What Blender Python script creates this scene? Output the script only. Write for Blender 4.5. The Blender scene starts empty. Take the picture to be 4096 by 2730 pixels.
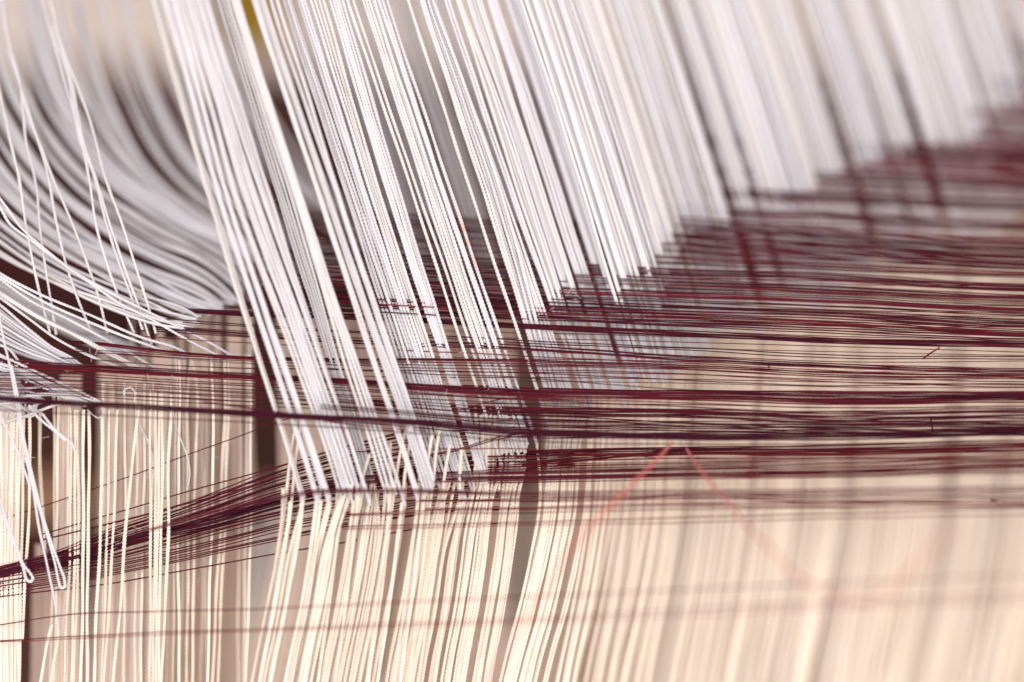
import bpy, math, random
import numpy as np
from mathutils import Matrix, Vector

random.seed(7)
rng = np.random.default_rng(7)
scene = bpy.context.scene
COL = scene.collection

# ------------------------------------------------------------------ camera, world, lamps
FOCUS = 0.4535
cam_data = bpy.data.cameras.new('camera')
cam = bpy.data.objects.new('camera', cam_data)
COL.objects.link(cam)
cam.location = (0.0, -0.43, 1.36)
cam.rotation_euler = (math.radians(72), 0, 0)
cam_data.lens = 100.0
cam_data.sensor_width = 36.0
cam_data.clip_start = 0.01
cam_data.clip_end = 30.0
cam_data.dof.use_dof = True
cam_data.dof.focus_distance = FOCUS
cam_data.dof.aperture_fstop = 3.2
scene.camera = cam

world = bpy.data.worlds.new('World')
scene.world = world
world.use_nodes = True
bg = world.node_tree.nodes['Background']
bg.inputs[0].default_value = (0.95, 0.865, 0.85, 1)
bg.inputs[1].default_value = 0.62

def area_lamp(name, loc, target, sx, sy, power, colour):
    l = bpy.data.lights.new(name, 'AREA')
    l.shape = 'RECTANGLE'
    l.size = sx
    l.size_y = sy
    l.energy = power
    l.color = colour
    o = bpy.data.objects.new(name, l)
    COL.objects.link(o)
    o.location = loc
    o.rotation_euler = (Vector(target) - Vector(loc)).to_track_quat('-Z', 'Y').to_euler()
    return o
area_lamp('window_light', (-0.45, -1.75, 2.15), (0, 0, 1.2), 1.2, 1.0, 30, (1.0, 0.97, 1.0))
area_lamp('cream_fill_light', (1.3, -1.6, 0.55), (0, 0, 1.2), 1.5, 1.2, 30, (1.0, 0.90, 0.80))  # added warm fill from low right, brightens the cream cords; no known source

scene.view_settings.view_transform = 'Standard'
scene.view_settings.look = 'None'
scene.view_settings.exposure = 0.18
scene.view_settings.gamma = 1.0

# ------------------------------------------------------------------ helpers
bpy.context.view_layer.update()
CM = np.array(Matrix.LocRotScale(cam.location, cam.rotation_euler.to_quaternion(), None))
SX = 0.36 / 4096.0            # tangent per photo pixel

def P(u, v, d):
    """points in the room for photo coordinates (4096 wide) at distance d before the camera plane"""
    u = np.asarray(u, float); v = np.asarray(v, float); d = np.asarray(d, float) * np.ones_like(u)
    c = np.stack([(u - 2048) * SX * d, -(v - 1365) * SX * d, -d, np.ones_like(d)], -1)
    return (c @ CM.T)[..., :3]

def px(n, d=FOCUS):
    return n * SX * d

def smooth(pts, step):
    """Catmull-Rom through pts (N,k) resampled about every step units of the first two columns"""
    p = np.asarray(pts, float)
    seg = np.linalg.norm(np.diff(p[:, :2], axis=0), axis=1)
    t = np.concatenate([[0], np.cumsum(np.maximum(seg, 1e-6))])
    n = max(2, int(t[-1] / step) + 1)
    s = np.linspace(0, t[-1], n)
    if len(p) == 2:
        return np.stack([np.interp(s, t, p[:, k]) for k in range(p.shape[1])], -1)
    m = np.gradient(p, t, axis=0)
    i = np.clip(np.searchsorted(t, s, side='right') - 1, 0, len(p) - 2)
    h = (t[i + 1] - t[i])[:, None]
    q = ((s - t[i])[:, None]) / h
    return ((2*q**3 - 3*q**2 + 1) * p[i] + (q**3 - 2*q**2 + q) * h * m[i]
            + (-2*q**3 + 3*q**2) * p[i + 1] + (q**3 - q**2) * h * m[i + 1])

def tube_mesh(name, pts, radius, sides, twist=None, material=None, centre=None, ends=True):
    """sweep along pts (N,3); twist = length of one full turn gives a two-ply cord"""
    pts = np.asarray(pts, float)
    N = len(pts)
    tan = np.gradient(pts, axis=0)
    tan /= np.linalg.norm(tan, axis=1)[:, None] + 1e-12
    view = np.array(cam.location) - pts.mean(0)
    view /= np.linalg.norm(view)
    a = np.cross(tan, view); a /= np.linalg.norm(a, axis=1)[:, None] + 1e-9
    b = np.cross(tan, a)
    th = np.linspace(0, 2*np.pi, sides, endpoint=False)
    if twist:
        ln = np.concatenate([[0], np.cumsum(np.linalg.norm(np.diff(pts, axis=0), axis=1))])
        turn = twist * (1 + 0.012*np.sin(ln/0.011 + random.random()*6)) * random.uniform(.9, 1.12)
        ph = 2*np.pi*ln/turn + random.random()*6
        ang = th[None, :] + ph[:, None]
        k = 0.66 + 0.36*np.abs(np.cos(th))[None, :]**1.2 * np.ones((N, 1))
        r = radius * k * (1 + .07*np.sin(ln/.0031 + random.random()*6) + .05*np.sin(ln/.0013 + random.random()*6))[:, None]
        turn = None
    else:
        ang = th[None, :] * np.ones((N, 1))
        r = radius * np.ones((N, sides))
    r = np.asarray(r)
    v = pts[:, None, :] + a[:, None, :]*(r*np.cos(ang))[..., None] + b[:, None, :]*(r*np.sin(ang))[..., None]
    if centre is None:
        centre = pts[N//2]
    v = (v - centre).reshape(-1, 3)
    i = np.arange(N - 1)[:, None]*sides
    j = np.arange(sides)[None, :]
    j2 = (j + 1) % sides
    f = np.stack([i + j, i + sides + j, i + sides + j2, i + j2], -1).reshape(-1, 4)
    me = bpy.data.meshes.new(name)
    me.vertices.add(len(v)); me.vertices.foreach_set('co', v.astype(np.float32).ravel())
    me.loops.add(f.size); me.loops.foreach_set('vertex_index', f.astype(np.int32).ravel())
    me.polygons.add(len(f))
    me.polygons.foreach_set('loop_start', np.arange(0, f.size, 4, dtype=np.int32))
    me.polygons.foreach_set('use_smooth', np.ones(len(f), bool))
    me.update(calc_edges=True)
    if material: me.materials.append(material)
    return me, centre

def join_cords(name, paths, width, mat, label, cat):
    import bmesh
    vs = []; fs = []; off = 0
    for p in paths:
        s = smooth(np.asarray(p, float), 60)
        me, c = tube_mesh('tmp', run_on(s, P(s[:, 0], s[:, 1], s[:, 2])), px(width*random.uniform(.9, 1.15))/2, 5, None, None)
        co = np.empty(len(me.vertices)*3, np.float32); me.vertices.foreach_get('co', co)
        ix = np.empty(len(me.loops), np.int32); me.loops.foreach_get('vertex_index', ix)
        vs.append(co.reshape(-1, 3) + c); fs.append(ix.reshape(-1, 4) + off); off += len(me.vertices)
        bpy.data.meshes.remove(me)
    v = np.concatenate(vs); c = v.mean(0)
    me = bpy.data.meshes.new(name)
    me.from_pydata((v-c).tolist(), [], np.concatenate(fs).tolist())
    me.polygons.foreach_set('use_smooth', np.ones(len(me.polygons), bool))
    me.materials.append(mat)
    o = bpy.data.objects.new(name, me); COL.objects.link(o); o.location = c
    tag(o, label, cat, None, 'stuff')
    return o

def tag(o, label=None, cat=None, group=None, kind=None):
    if label: o['label'] = label
    if cat: o['category'] = cat
    if group: o['group'] = group
    if kind: o['kind'] = kind
    return o

def run_on(s, pts):
    """cords that leave the picture keep going for another hand's breadth"""
    out = lambda q: q[0] < -3 or q[0] > 4100 or q[1] < -60 or q[1] > 2745
    e = np.array([.004, .02, .05, .10])[:, None]
    if out(s[0]):
        d = pts[0] - pts[min(4, len(pts)-1)]; d /= np.linalg.norm(d)
        pts = np.concatenate([pts[0] + d*e[::-1], pts])
    if out(s[-1]):
        d = pts[-1] - pts[-min(5, len(pts))]; d /= np.linalg.norm(d)
        pts = np.concatenate([pts, pts[-1] + d*e])
    return pts

def cord(name, path, width, mat, label, cat, group=None, sharp=False, parent=None, jit=1.0, twist_px=28):
    """one cord; path rows are (u, v, depth); width in photo pixels"""
    p = np.asarray(path, float)
    s = smooth(p, 2.9 if sharp else 34)
    # slack: slow wander along the length
    L = np.arange(len(s)) * (2.9 if sharp else 34)
    w = jit*(1.3*np.sin(L/190 + random.random()*6) + 0.8*np.sin(L/71 + random.random()*6))
    d = np.gradient(s[:, :2], axis=0); d /= np.linalg.norm(d, axis=1)[:, None] + 1e-9
    s = s.copy()
    s[:, 0] += -d[:, 1]*w; s[:, 1] += d[:, 0]*w
    pts = run_on(s, P(s[:, 0], s[:, 1], s[:, 2]))
    me, c = tube_mesh(name, pts, px(width)/2, 8 if sharp else 5, px(twist_px) if sharp else None, mat)
    o = bpy.data.objects.new(name, me)
    COL.objects.link(o)
    if parent is None:
        o.location = c
        tag(o, label, cat, group)
    else:
        o.parent = parent
        o.location = Vector(c) - parent.location
    return o

ORD = ['first', 'second', 'third', 'fourth', 'fifth', 'sixth', 'seventh', 'eighth', 'ninth', 'tenth', 'eleventh', 'twelfth',
       'thirteenth', 'fourteenth', 'fifteenth', 'sixteenth', 'seventeenth', 'eighteenth', 'nineteenth', 'twentieth', 'twenty-first', 'twenty-second', 'twenty-third', 'twenty-fourth']
ORD = ORD[:20]
for _t, _e in (('twenty', 'twentieth'), ('thirty', 'thirtieth'), ('forty', 'fortieth'), ('fifty', 'fiftieth')):
    if _t != 'twenty': ORD.append(_e)
    ORD += [_t + '-' + w for w in ORD[:9]]

# ------------------------------------------------------------------ materials
def thread_mat(name, col, col2, rough=0.62, spec=0.35, scale=260, vary=0.16, sheen=0.25, trans=0.0):
    m = bpy.data.materials.new(name); m.use_nodes = True
    nt = m.node_tree; n = nt.nodes; l = nt.links
    b = n['Principled BSDF']
    b.inputs['Roughness'].default_value = rough
    b.inputs['Specular IOR Level'].default_value = spec
    b.inputs['Sheen Weight'].default_value = sheen
    tc = n.new('ShaderNodeTexCoord')
    oi = n.new('ShaderNodeObjectInfo')
    no = n.new('ShaderNodeTexNoise'); no.inputs['Scale'].default_value = scale; no.inputs['Detail'].default_value = 3
    l.new(tc.outputs['Object'], no.inputs['Vector'])
    mix = n.new('ShaderNodeMixRGB'); mix.inputs[1].default_value = (*col, 1); mix.inputs[2].default_value = (*col2, 1)
    l.new(no.outputs['Fac'], mix.inputs[0])
    mr = n.new('ShaderNodeMapRange'); mr.inputs['To Min'].default_value = 1 - vary; mr.inputs['To Max'].default_value = 1.0
    l.new(oi.outputs['Random'], mr.inputs['Value'])
    mul = n.new('ShaderNodeMixRGB'); mul.blend_type = 'MULTIPLY'; mul.inputs[0].default_value = 1
    l.new(mix.outputs[0], mul.inputs[1]); l.new(mr.outputs[0], mul.inputs[2])
    l.new(mul.outputs[0], b.inputs['Base Color'])
    bump = n.new('ShaderNodeBump'); bump.inputs['Strength'].default_value = 0.25; bump.inputs['Distance'].default_value = 0.0001
    n2 = n.new('ShaderNodeTexNoise'); n2.inputs['Scale'].default_value = 5200
    l.new(tc.outputs['Object'], n2.inputs['Vector']); l.new(n2.outputs['Fac'], bump.inputs['Height'])
    l.new(bump.outputs[0], b.inputs['Normal'])
    return m
M_WHITE = thread_mat('white_cord', (0.655, 0.625, 0.665), (0.73, 0.715, 0.73), vary=0.12)
M_IVORY = thread_mat('ivory_cord', (0.69, 0.65, 0.62), (0.73, 0.70, 0.68), vary=0.08)
M_CREAM = thread_mat('cream_cord', (0.90, 0.76, 0.62), (0.94, 0.84, 0.73), vary=0.2)
M_FARCR = thread_mat('shade_toned_cream_cord', (0.84, 0.67, 0.56), (0.88, 0.74, 0.63), vary=0.15)  # shade of the rear rows put into the cream colour
M_BURG = thread_mat('burgundy_thread', (0.090, 0.009, 0.021), (0.155, 0.016, 0.032), rough=0.7, spec=0.12, vary=0.5, sheen=0.0, scale=420)
M_PLUM = thread_mat('plum_thread', (0.045, 0.004, 0.015), (0.070, 0.007, 0.022), rough=0.7, spec=0.12, vary=0.4, sheen=0.0, scale=420)
M_RED = thread_mat('crimson_thread', (0.19, 0.010, 0.016), (0.11, 0.008, 0.016), rough=0.7, spec=0.12, vary=0.4, sheen=0.0, scale=420)
M_PINK = thread_mat('scarlet_thread', (0.62, 0.10, 0.08), (0.55, 0.08, 0.08), vary=0.1)

def stained_mat():
    m = M_WHITE.copy(); m.name = 'red_stained_cord'
    nt = m.node_tree; n = nt.nodes; l = nt.links
    b = n['Principled BSDF']
    src = b.inputs['Base Color'].links[0].from_socket
    tc = n.new('ShaderNodeTexCoord')
    no = n.new('ShaderNodeTexNoise'); no.inputs['Scale'].default_value = 900; no.inputs['Detail'].default_value = 2
    l.new(tc.outputs['Object'], no.inputs['Vector'])
    sep = n.new('ShaderNodeSeparateXYZ'); l.new(tc.outputs['Object'], sep.inputs[0])
    # a stretch of the cord around the stain, fading to both ends
    mr = n.new('ShaderNodeMapRange'); mr.inputs['From Min'].default_value = 0.0; mr.inputs['From Max'].default_value = 0.008
    ab = n.new('ShaderNodeMath'); ab.operation = 'ABSOLUTE'
    sub = n.new('ShaderNodeMath'); sub.operation = 'SUBTRACT'; sub.inputs[1].default_value = -0.0075; sub.name = 'stain_centre'
    l.new(sep.outputs[2], sub.inputs[0]); l.new(sub.outputs[0], ab.inputs[0]); l.new(ab.outputs[0], mr.inputs['Value'])
    mr.inputs['To Min'].default_value = 1.0; mr.inputs['To Max'].default_value = 0.0
    mul = n.new('ShaderNodeMath'); mul.operation = 'MULTIPLY'
    rp = n.new('ShaderNodeMapRange'); rp.inputs['From Min'].default_value = 0.38; rp.inputs['From Max'].default_value = 0.62
    l.new(no.outputs['Fac'], rp.inputs['Value'])
    l.new(mr.outputs[0], mul.inputs[0]); l.new(rp.outputs[0], mul.inputs[1])
    mix = n.new('ShaderNodeMixRGB'); mix.inputs[2].default_value = (0.80, 0.36, 0.26, 1)
    l.new(mul.outputs[0], mix.inputs[0]); l.new(src, mix.inputs[1]); l.new(mix.outputs[0], b.inputs['Base Color'])
    return m
M_STAIN = stained_mat()

def plain_mat(name, c1, c2, scale=6, rough=0.7, grain=False):
    m = bpy.data.materials.new(name); m.use_nodes = True
    n = m.node_tree.nodes; l = m.node_tree.links; b = n['Principled BSDF']
    b.inputs['Roughness'].default_value = rough; b.inputs['Specular IOR Level'].default_value = 0.15
    tc = n.new('ShaderNodeTexCoord'); mp = n.new('ShaderNodeMapping')
    if grain: mp.inputs['Scale'].default_value = (0.15, 1, 1)
    no = n.new('ShaderNodeTexNoise'); no.inputs['Scale'].default_value = scale; no.inputs['Detail'].default_value = 5
    r = n.new('ShaderNodeMixRGB'); r.inputs[1].default_value = (*c1, 1); r.inputs[2].default_value = (*c2, 1)
    l.new(tc.outputs['Object'], mp.inputs[0]); l.new(mp.outputs[0], no.inputs['Vector'])
    l.new(no.outputs['Fac'], r.inputs[0]); l.new(r.outputs[0], b.inputs['Base Color'])
    return m
M_WALL = plain_mat('beige_wall', (0.54, 0.45, 0.38), (0.62, 0.53, 0.44), 3)
M_DARK = plain_mat('dark_brown_wood', (0.040, 0.015, 0.012), (0.070, 0.028, 0.019), 22, grain=True, rough=0.9)
M_TAN = plain_mat('tan_wood', (0.30, 0.17, 0.09), (0.38, 0.22, 0.12), 22, grain=True)
M_MUST = plain_mat('mustard_cloth', (0.42, 0.26, 0.02), (0.50, 0.32, 0.03), 30)
M_BLUE = plain_mat('grey_blue_cloth', (0.34, 0.33, 0.36), (0.40, 0.39, 0.42), 20)

# ------------------------------------------------------------------ setting behind the threads
def slab(name, u0, u1, v0, v1, d, thick, mat, bevel=0.004):
    """a board with real thickness standing square to the loom, seen between u0..u1, v0..v1"""
    c = P((u0+u1)/2, (v0+v1)/2, d)
    w = (u1-u0)*SX*d/2; h = (v1-v0)*SX*d/2
    import bmesh
    bm = bmesh.new(); bmesh.ops.create_cube(bm, size=2)
    for v in bm.verts:
        v.co = Vector((v.co.x*w, v.co.y*h, v.co.z*thick/2))
    if bevel:
        bmesh.ops.bevel(bm, geom=bm.edges[:], offset=bevel, segments=2, affect='EDGES')
    me = bpy.data.meshes.new(name); bm.to_mesh(me); bm.free(); me.materials.append(mat)
    o = bpy.data.objects.new(name, me); COL.objects.link(o)
    o.location = c; o.rotation_euler = cam.rotation_euler
    return o
tag(slab('wall', -14000, 18000, -10000, 13000, 1.30, 0.05, M_WALL, 0), kind='structure')
tag(slab('timber_beam', -3000, 5600, 300, 1990, 0.80, 0.06, M_DARK),
    'dark brown wooden loom beam running behind the white cords', 'beam')
tag(slab('timber_post', -1500, 470, 600, 6500, 0.74, 0.05, M_DARK),
    'dark brown wooden loom post behind the cords at lower left', 'post')
tag(slab('wooden_rail', -900, 420, 1900, 2080, 0.60, 0.02, M_TAN),
    'brown wooden rail glimpsed low between the cream cords at far left', 'rail')

tag(slab('slit_backing', 2045, 2140, 1300, 2560, 0.585, 0.012, plain_mat('grey_brown_backing', (.20, .155, .125), (.27, .21, .17), 22, grain=True)),  # board added behind the gap to make the slit dark
    'narrow grey brown added stave seen in the open slit of the cream cords', 'backing')

def cloth(name, u0, u1, v0, v1, d, mat, label):
    nu, nv = 40, 12
    U, V = np.meshgrid(np.linspace(u0, u1, nu), np.linspace(v0, v1, nv))
    D = d + 0.006*np.sin(U/60.0) + 0.004*np.sin(U/23.0 + V/200)
    vs = []
    for off in (0, 0.0012):
        vs.append(P(U.ravel(), V.ravel(), (D + off).ravel()))
    c = vs[0].mean(0)
    v = np.concatenate(vs) - c
    f = []
    K = nu*nv
    for j in range(nv-1):
        for i in range(nu-1):
            a = j*nu+i
            f.append((a, a+1, a+nu+1, a+nu)); f.append((K+a, K+a+nu, K+a+nu+1, K+a+1))
    for i in range(nu-1):
        f.append((i, K+i, K+i+1, i+1)); a = (nv-1)*nu+i; f.append((a, a+1, K+a+1, K+a))
    for j in range(nv-1):
        a = j*nu; f.append((a, a+nu, K+a+nu, K+a)); a += nu-1; f.append((a, K+a, K+a+nu, a+nu))
    me = bpy.data.meshes.new(name); me.from_pydata([tuple(x) for x in v], [], f); me.materials.append(mat)
    for p in me.polygons: p.use_smooth = True
    o = bpy.data.objects.new(name, me); COL.objects.link(o); o.location = c
    tag(o, label, 'cloth')
cloth('mustard_cloth', 820, 1150, -500, 190, 0.62, M_MUST, 'mustard yellow cloth showing between two white bundles at the top edge')
cloth('blue_grey_cloth', 1020, 1960, 2090, 2420, 0.72, M_BLUE, 'blue grey cloth showing through gaps of the cream cords')

# ------------------------------------------------------------------ depth of the warp sheet
DY = [-200, 300, 450, 600, 700, 800, 900, 1000, 1100, 1200, 1300, 1400, 1500, 1600, 1800]
DD = [.530, .507, .500, .493, .487, .480, .4725, .4650, .4595, .4566, .4547, .4530, .4515, .4500, .4490]
def D(y): return float(np.interp(y, DY, DD))

# ------------------------------------------------------------------ white cords: traced bundles
LV = [0, 400, 800, 1200, 1500]
CORD = 15.2
HC = 'heddle cord'
# edges at LV, number of cords, where the cord ends, depth (bottom), depth (top), bundle words
B = [
 ([(607,622),(710,725),(834,848),(954,968),(1046,1058)], 1, 1985, .4470, .4400, 'far left edge of the long white cords'),
 ([(618,632),(722,738),(846,858),(966,980),(1056,1068)], 1, 1990, .4475, .4405, 'beside the leftmost long white cord'),
 ([(645,668),(768,791),(864,882),(1004,1025),(1100,1120)], 2, 1978, .4470, .4400, 'second slender bundle from the left'),
 ([(668,702),(806,829),(889,907),(1038,1060),(1135,1161)], 3, 1974, .4468, .4405, 'third slender bundle from the left'),
 ([(704,727),(838,860),(920,940),(1091,1117),(1191,1219)], 2, 1995, .4470, .4410, 'pale bundle left of the mustard gap, fourth from the left'),
 ([(730,758),(868,890),(966,989),(1122,1163),(1224,1250)], 3, 1971, .4472, .4415, 'middle of the wide band left of the mustard gap'),
 ([(760,788),(892,914),(994,1030),(1163,1183),(1255,1286)], 3, 1960, .4475, .4420, 'right half of the wide band left of the mustard gap'),
 ([(791,832),(919,967),(1042,1086),(1198,1219),(1298,1319)], 3, 1971, .4478, .4425, 'bundle touching the left side of the mustard gap'),
 ([(865,880),(988,1005),(1111,1129),(1234,1255),(1329,1352)], 2, 1930, .4522, .4480, 'pair touching the right side of the mustard gap'),
 ([(883,918),(1008,1044),(1131,1175),(1255,1290),(1352,1375)], 3, 1925, .4522, .4485, 'glossy bundle just right of the mustard gap'),
 ([(921,960),(1046,1087),(1180,1216),(1295,1346),(1390,1454)], 4, 1968, .4478, .4440, 'broad bundle left of the olive gap'),
 ([(1008,1030),(1140,1160),(1272,1292),(1405,1428),(1502,1525)], 2, 1955, .4475, .4440, 'bundle bordering the olive gap on its right'),
 ([(1035,1061),(1165,1196),(1305,1325),(1438,1466),(1541,1576)], 3, 1960, .4478, .4445, 'second bundle right of the olive gap'),
 ([(1077,1115),(1212,1245),(1346,1366),(1476,1502),(1581,1604)], 2, 1953, .4482, .4450, 'third bundle right of the olive gap'),
 ([(1130,1166),(1255,1301),(1386,1435),(1512,1573),(1609,1673)], 4, 1935, .4528, .4500, 'crisp bundle with fine dark slits'),
 ([(1192,1222),(1311,1350),(1440,1476),(1578,1609),(1676,1709)], 2, 1945, .4528, .4500, 'narrow crisp bundle left of the centre'),
 ([(1237,1299),(1360,1413),(1488,1534),(1611,1662),(1711,1760)], 4, 1900, .4530, .4510, 'wide crisp bundle left of the centre'),
 ([(1314,1375),(1430,1495),(1556,1616),(1680,1736),(1783,1831)], 4, 1895, .4531, .4515, 'crisp bundle reaching lowest over the dark threads'),
 ([(1383,1400),(1515,1532),(1647,1667),(1782,1803),(1877,1900)], 1, 1860, .4532, .4520, 'left cord of the close pair before the broad centre band'),
 ([(1404,1421),(1537,1554),(1675,1692),(1813,1833),(1913,1933)], 1, 1850, .4532, .4520, 'right cord of the close pair before the broad centre band'),
 ([(1447,1500),(1577,1635),(1705,1764),(1838,1897),(1938,2005)], 5, 1800, .4533, .4525, 'broad centre band'),
 ([(1510,1533),(1640,1666),(1774,1792),(1912,1930),(2012,2035)], 2, 1760, .4533, .4525, 'cords just right of the broad centre band'),
 ([(1536,1559),(1671,1694),(1802,1822),(1940,1961),(2043,2066)], 1, 1740, .4534, .4528, 'STAIN'),
 ([(1625,1638),(1758,1768),(1889,1901),(2020,2035),(2120,2137)], 1, 1730, .4546, .4540, 'LONE'),
 ([(1676,1737),(1810,1882),(1940,2031),(2060,2115),(2160,2215)], 6, 1640, .4552, .4545, 'wide band right of the lone cord'),
 ([(1705,1745),(1842,1885),(1976,2031),(2118,2171),(2215,2270)], 4, 1620, .4556, .4550, 'right side of the wide band after the lone cord'),
 ([(1775,1800),(1905,1938),(2046,2066),(2194,2212),(2296,2312)], 2, 1600, .4564, .4565, 'narrow bundle after the wide band'),
 ([(1820,1845),(1953,2004),(2077,2128),(2215,2255),(2318,2350)], 4, 1590, .4572, .4580, 'softly blurred bundle, second after the wide band'),
 ([(1865,1930),(2000,2055),(2133,2189),(2268,2320),(2360,2410)], 5, 1580, .4583, .4595, 'softly blurred bundle, third after the wide band'),
 ([(1945,1990),(2078,2125),(2200,2262),(2330,2390),(2430,2480)], 4, 1570, .4598, .4615, 'softly blurred bundle, fourth after the wide band'),
 ([(2020,2060),(2150,2190),(2285,2330),(2410,2455),(2505,2550)], 3, 1560, .4612, .4640, 'softly blurred bundle, fifth after the wide band'),
]
cream_starts = []
for edges, n, yend, db, dt, words in B:
    E = np.array(edges, float)
    for j in (0, 1): E[:, j] = .25*E[:, j] + .75*np.polyval(np.polyfit(LV, E[:, j], 2), LV)
    if n > 1: n = max(n, int(round((E[:, 1] - E[:, 0]).mean()/11.8)))
    for k in range(n):
        f = (k + 0.5)/n + random.uniform(-.07, .07)
        half = CORD/2
        def xat(i):
            a, b = E[i]
            if b - a < CORD*1.1 and n == 1: return (a+b)/2
            a2, b2 = a + half*0.8, b - half*0.8
            return a2 + (b2-a2)*((k)/(n-1) if n > 1 else .5)
        xs = [xat(i) for i in range(5)]
        dj = random.uniform(-.0005, .0005)
        sl = (xs[4]-xs[3])/300
        ye = yend + random.uniform(-35, 60)
        pth = [(xs[0]-0.30*260, -260, dt-.001+dj)]
        for i, y in enumerate(LV):
            pth.append((xs[i] + random.uniform(-.6, .6), y, dt + (db-dt)*min(1, y/1300) + dj))
        xe = xs[4] + (ye-1500)*(sl*0.55 + 0.14)
        if ye > 1800: pth.append((xs[4] + (ye-1500)*.5*(sl*0.6+.135), (1500+ye)/2, db+dj))
        pth.append((xe, ye, db+dj))
        sharp = db < .4566
        mat = M_IVORY if random.random() < .22 else M_WHITE
        if words == 'STAIN':
            lab = 'white cord with a red stain along its middle, left of the lone cord'; mat = M_STAIN; dj = 0
        elif words == 'LONE':
            lab = 'lone slender white cord crossing the open gap near the centre'
        else:
            lab = (ORD[k] + ' white cord of the ' if n > 1 else 'white cord, ') + words
        cord('heddle_cord', pth, CORD*random.uniform(.93, 1.07) if words != 'LONE' else 16, mat, lab, HC,
             'white heddle cords stretched from the top', sharp)
        cream_starts.append((xe, ye, db+dj, sharp))

# the blurred white cords to the right, behind one another in receding rows
STX = [2250, 2370, 2480, 2530, 2620, 2730, 2860, 2895, 2910, 3130, 3140, 3240, 3260, 3420, 3500, 3640, 3660, 3760, 3835, 3925, 3940, 4056, 4300, 4700]
STY = [1190, 1155, 1140, 1084, 1067, 850, 845, 890, 765, 765, 735, 728, 650, 610, 585, 570, 500, 490, 485, 395, 350, 313, 240, 140]
gaps = [(2200,2214,2),(2410,2422,1),(2560,2572,1),(2645,2695,2),(2752,2795,2),(2870,2880,1),(2955,2968,2),(3060,3070,1),
        (3170,3215,3),(3335,3372,3),(3478,3530,3),(3655,3672,2),(3790,3812,2),(3895,3905,1),(3990,4045,3),(4180,4200,2),(4330,4370,3)]
rows_right = {}
x0 = 2070.0
ri = 0; slot = 0; inslot = -1
while x0 < 4080:
    step = random.choice([9, 11, 13, 15, 20]); inslot += 1
    for a, b, s in gaps:
        if a <= x0 < b: x0 = b; slot += 1; inslot = 0
    # crossing with the warp sheet
    yc = 700.0
    for _ in range(30):
        yc = 0.6*yc + 0.4*float(np.interp(x0 + .325*yc, STX, STY))
    d = D(yc) + random.uniform(-.0012, .0012)
    ext = 1560 - (x0 + .325*yc - 2250)*.33
    ye = max(yc + 320, min(ext + 40, yc + 470)) + random.uniform(-30, 30)
    xs = lambda y: x0 + .332*y - 1.2e-5*y*y
    pth = [(xs(-300), -300, d+.002), (xs(0), 0, d+.001), (xs(yc*.5)+random.uniform(-2,2), yc*.5, d), (xs(yc), yc, d), (xs(ye), ye, d-.0005)]
    mat = M_IVORY if random.random() < .3 else M_WHITE
    lab = '%s cord of the %s white bundle in the blurred fan at upper right' % (ORD[inslot], ORD[slot])
    cord('heddle_cord', pth, 18.5*random.uniform(.85, 1.15), mat, lab, HC, 'white heddle cords in the blurred fan', False)
    cream_starts.append((xs(ye), ye, d, False))
    x0 += step
    ri += 1

rear = []
x0 = 1180.0
while x0 < 4600:
    yc = 700.0
    for _ in range(20):
        yc = 0.6*yc + 0.4*float(np.interp(x0 + .325*yc, STX, STY))
    yc = min(yc, 1040)
    d = max(.490, D(yc) + .022) + random.uniform(-.006, .006)
    if x0 > 2050 or random.random() < .8:
        rear.append([(x0-90, -300, d+.004), (x0, 0, d+.003), (x0 + .165*yc + random.uniform(-6, 6), yc*.5, d), (x0+.33*(yc-20), yc-20, d), (x0+.33*(yc+150), yc+150, d)])
    x0 += random.choice([14, 22, 30, 44])
join_cords('rear_white_cords', rear, 18, M_WHITE, 'blurred white cords of a rear row showing between the front ones', 'cords')

# ------------------------------------------------------------------ loose curved white cords at the left (behind)
keys = [np.array(k, float) for k in (
 [(-280,830),(-60,985),(170,1125),(420,1232),(640,1300),(770,1325)],
 [(-260,560),(-60,760),(200,985),(520,1150),(740,1245),(800,1262)],
 [(-180,260),(-10,600),(210,860),(520,1060),(830,1200),(900,1240)],
 [(-60,-150),(70,360),(260,660),(540,880),(860,1060),(1010,1190)],
 [(120,-200),(240,330),(440,640),(720,860),(1020,1010),(1200,1120)],
 [(300,-200),(430,360),(610,690),(850,880),(1120,1020),(1330,1120)],
 [(540,-200),(700,360),(900,700),(1140,900),(1380,1030),(1560,1110)],
 [(850,-200),(1060,360),(1290,700),(1500,900),(1700,1050),(1850,1130)],
)]
us = []
for c0, c1, n in [(0,.1,3),(.3,.42,4),(.62,.7,3),(.95,1.12,4),(1.28,1.4,5),(1.52,1.6,4),(1.80,1.92,5),(2.08,2.2,4),(2.38,2.62,9),(2.82,2.9,4),(3.08,3.18,4),(3.42,3.5,3),(3.68,4.08,17),(4.34,4.46,5),(4.7,4.98,10),(5.2,5.32,4),(5.56,5.76,7),(6.0,6.15,4),(6.4,6.95,9)]:
    us += list(rng.uniform(c0, c1, n))
for u in us:
    i = min(int(u), 6); f = u - i
    k = keys[i]*(1-f) + keys[i+1]*f
    d0 = .4545 + .0052*u + random.uniform(-.002, .003)
    dd = [d0+.016, d0+.009, d0+.004, d0+.001, d0, d0]
    k = k + rng.normal(0, 7, k.shape)
    if random.random() < .15: k[2:4] += rng.normal(0, 16, 2)
    pth = [(k[j][0], k[j][1], dd[j]) for j in range(6)]
    words = 'lower' if u < 2.3 else ('middle' if u < 4.2 else 'upper')
    cord('slack_cord', pth, 12*random.uniform(.9, 1.15), M_WHITE if random.random() < .8 else M_IVORY,
         'blurred white cord bending in the %s arc behind the straight cords' % words, HC, 'slack white cords in the %s arc' % words, False, jit=2)

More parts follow.
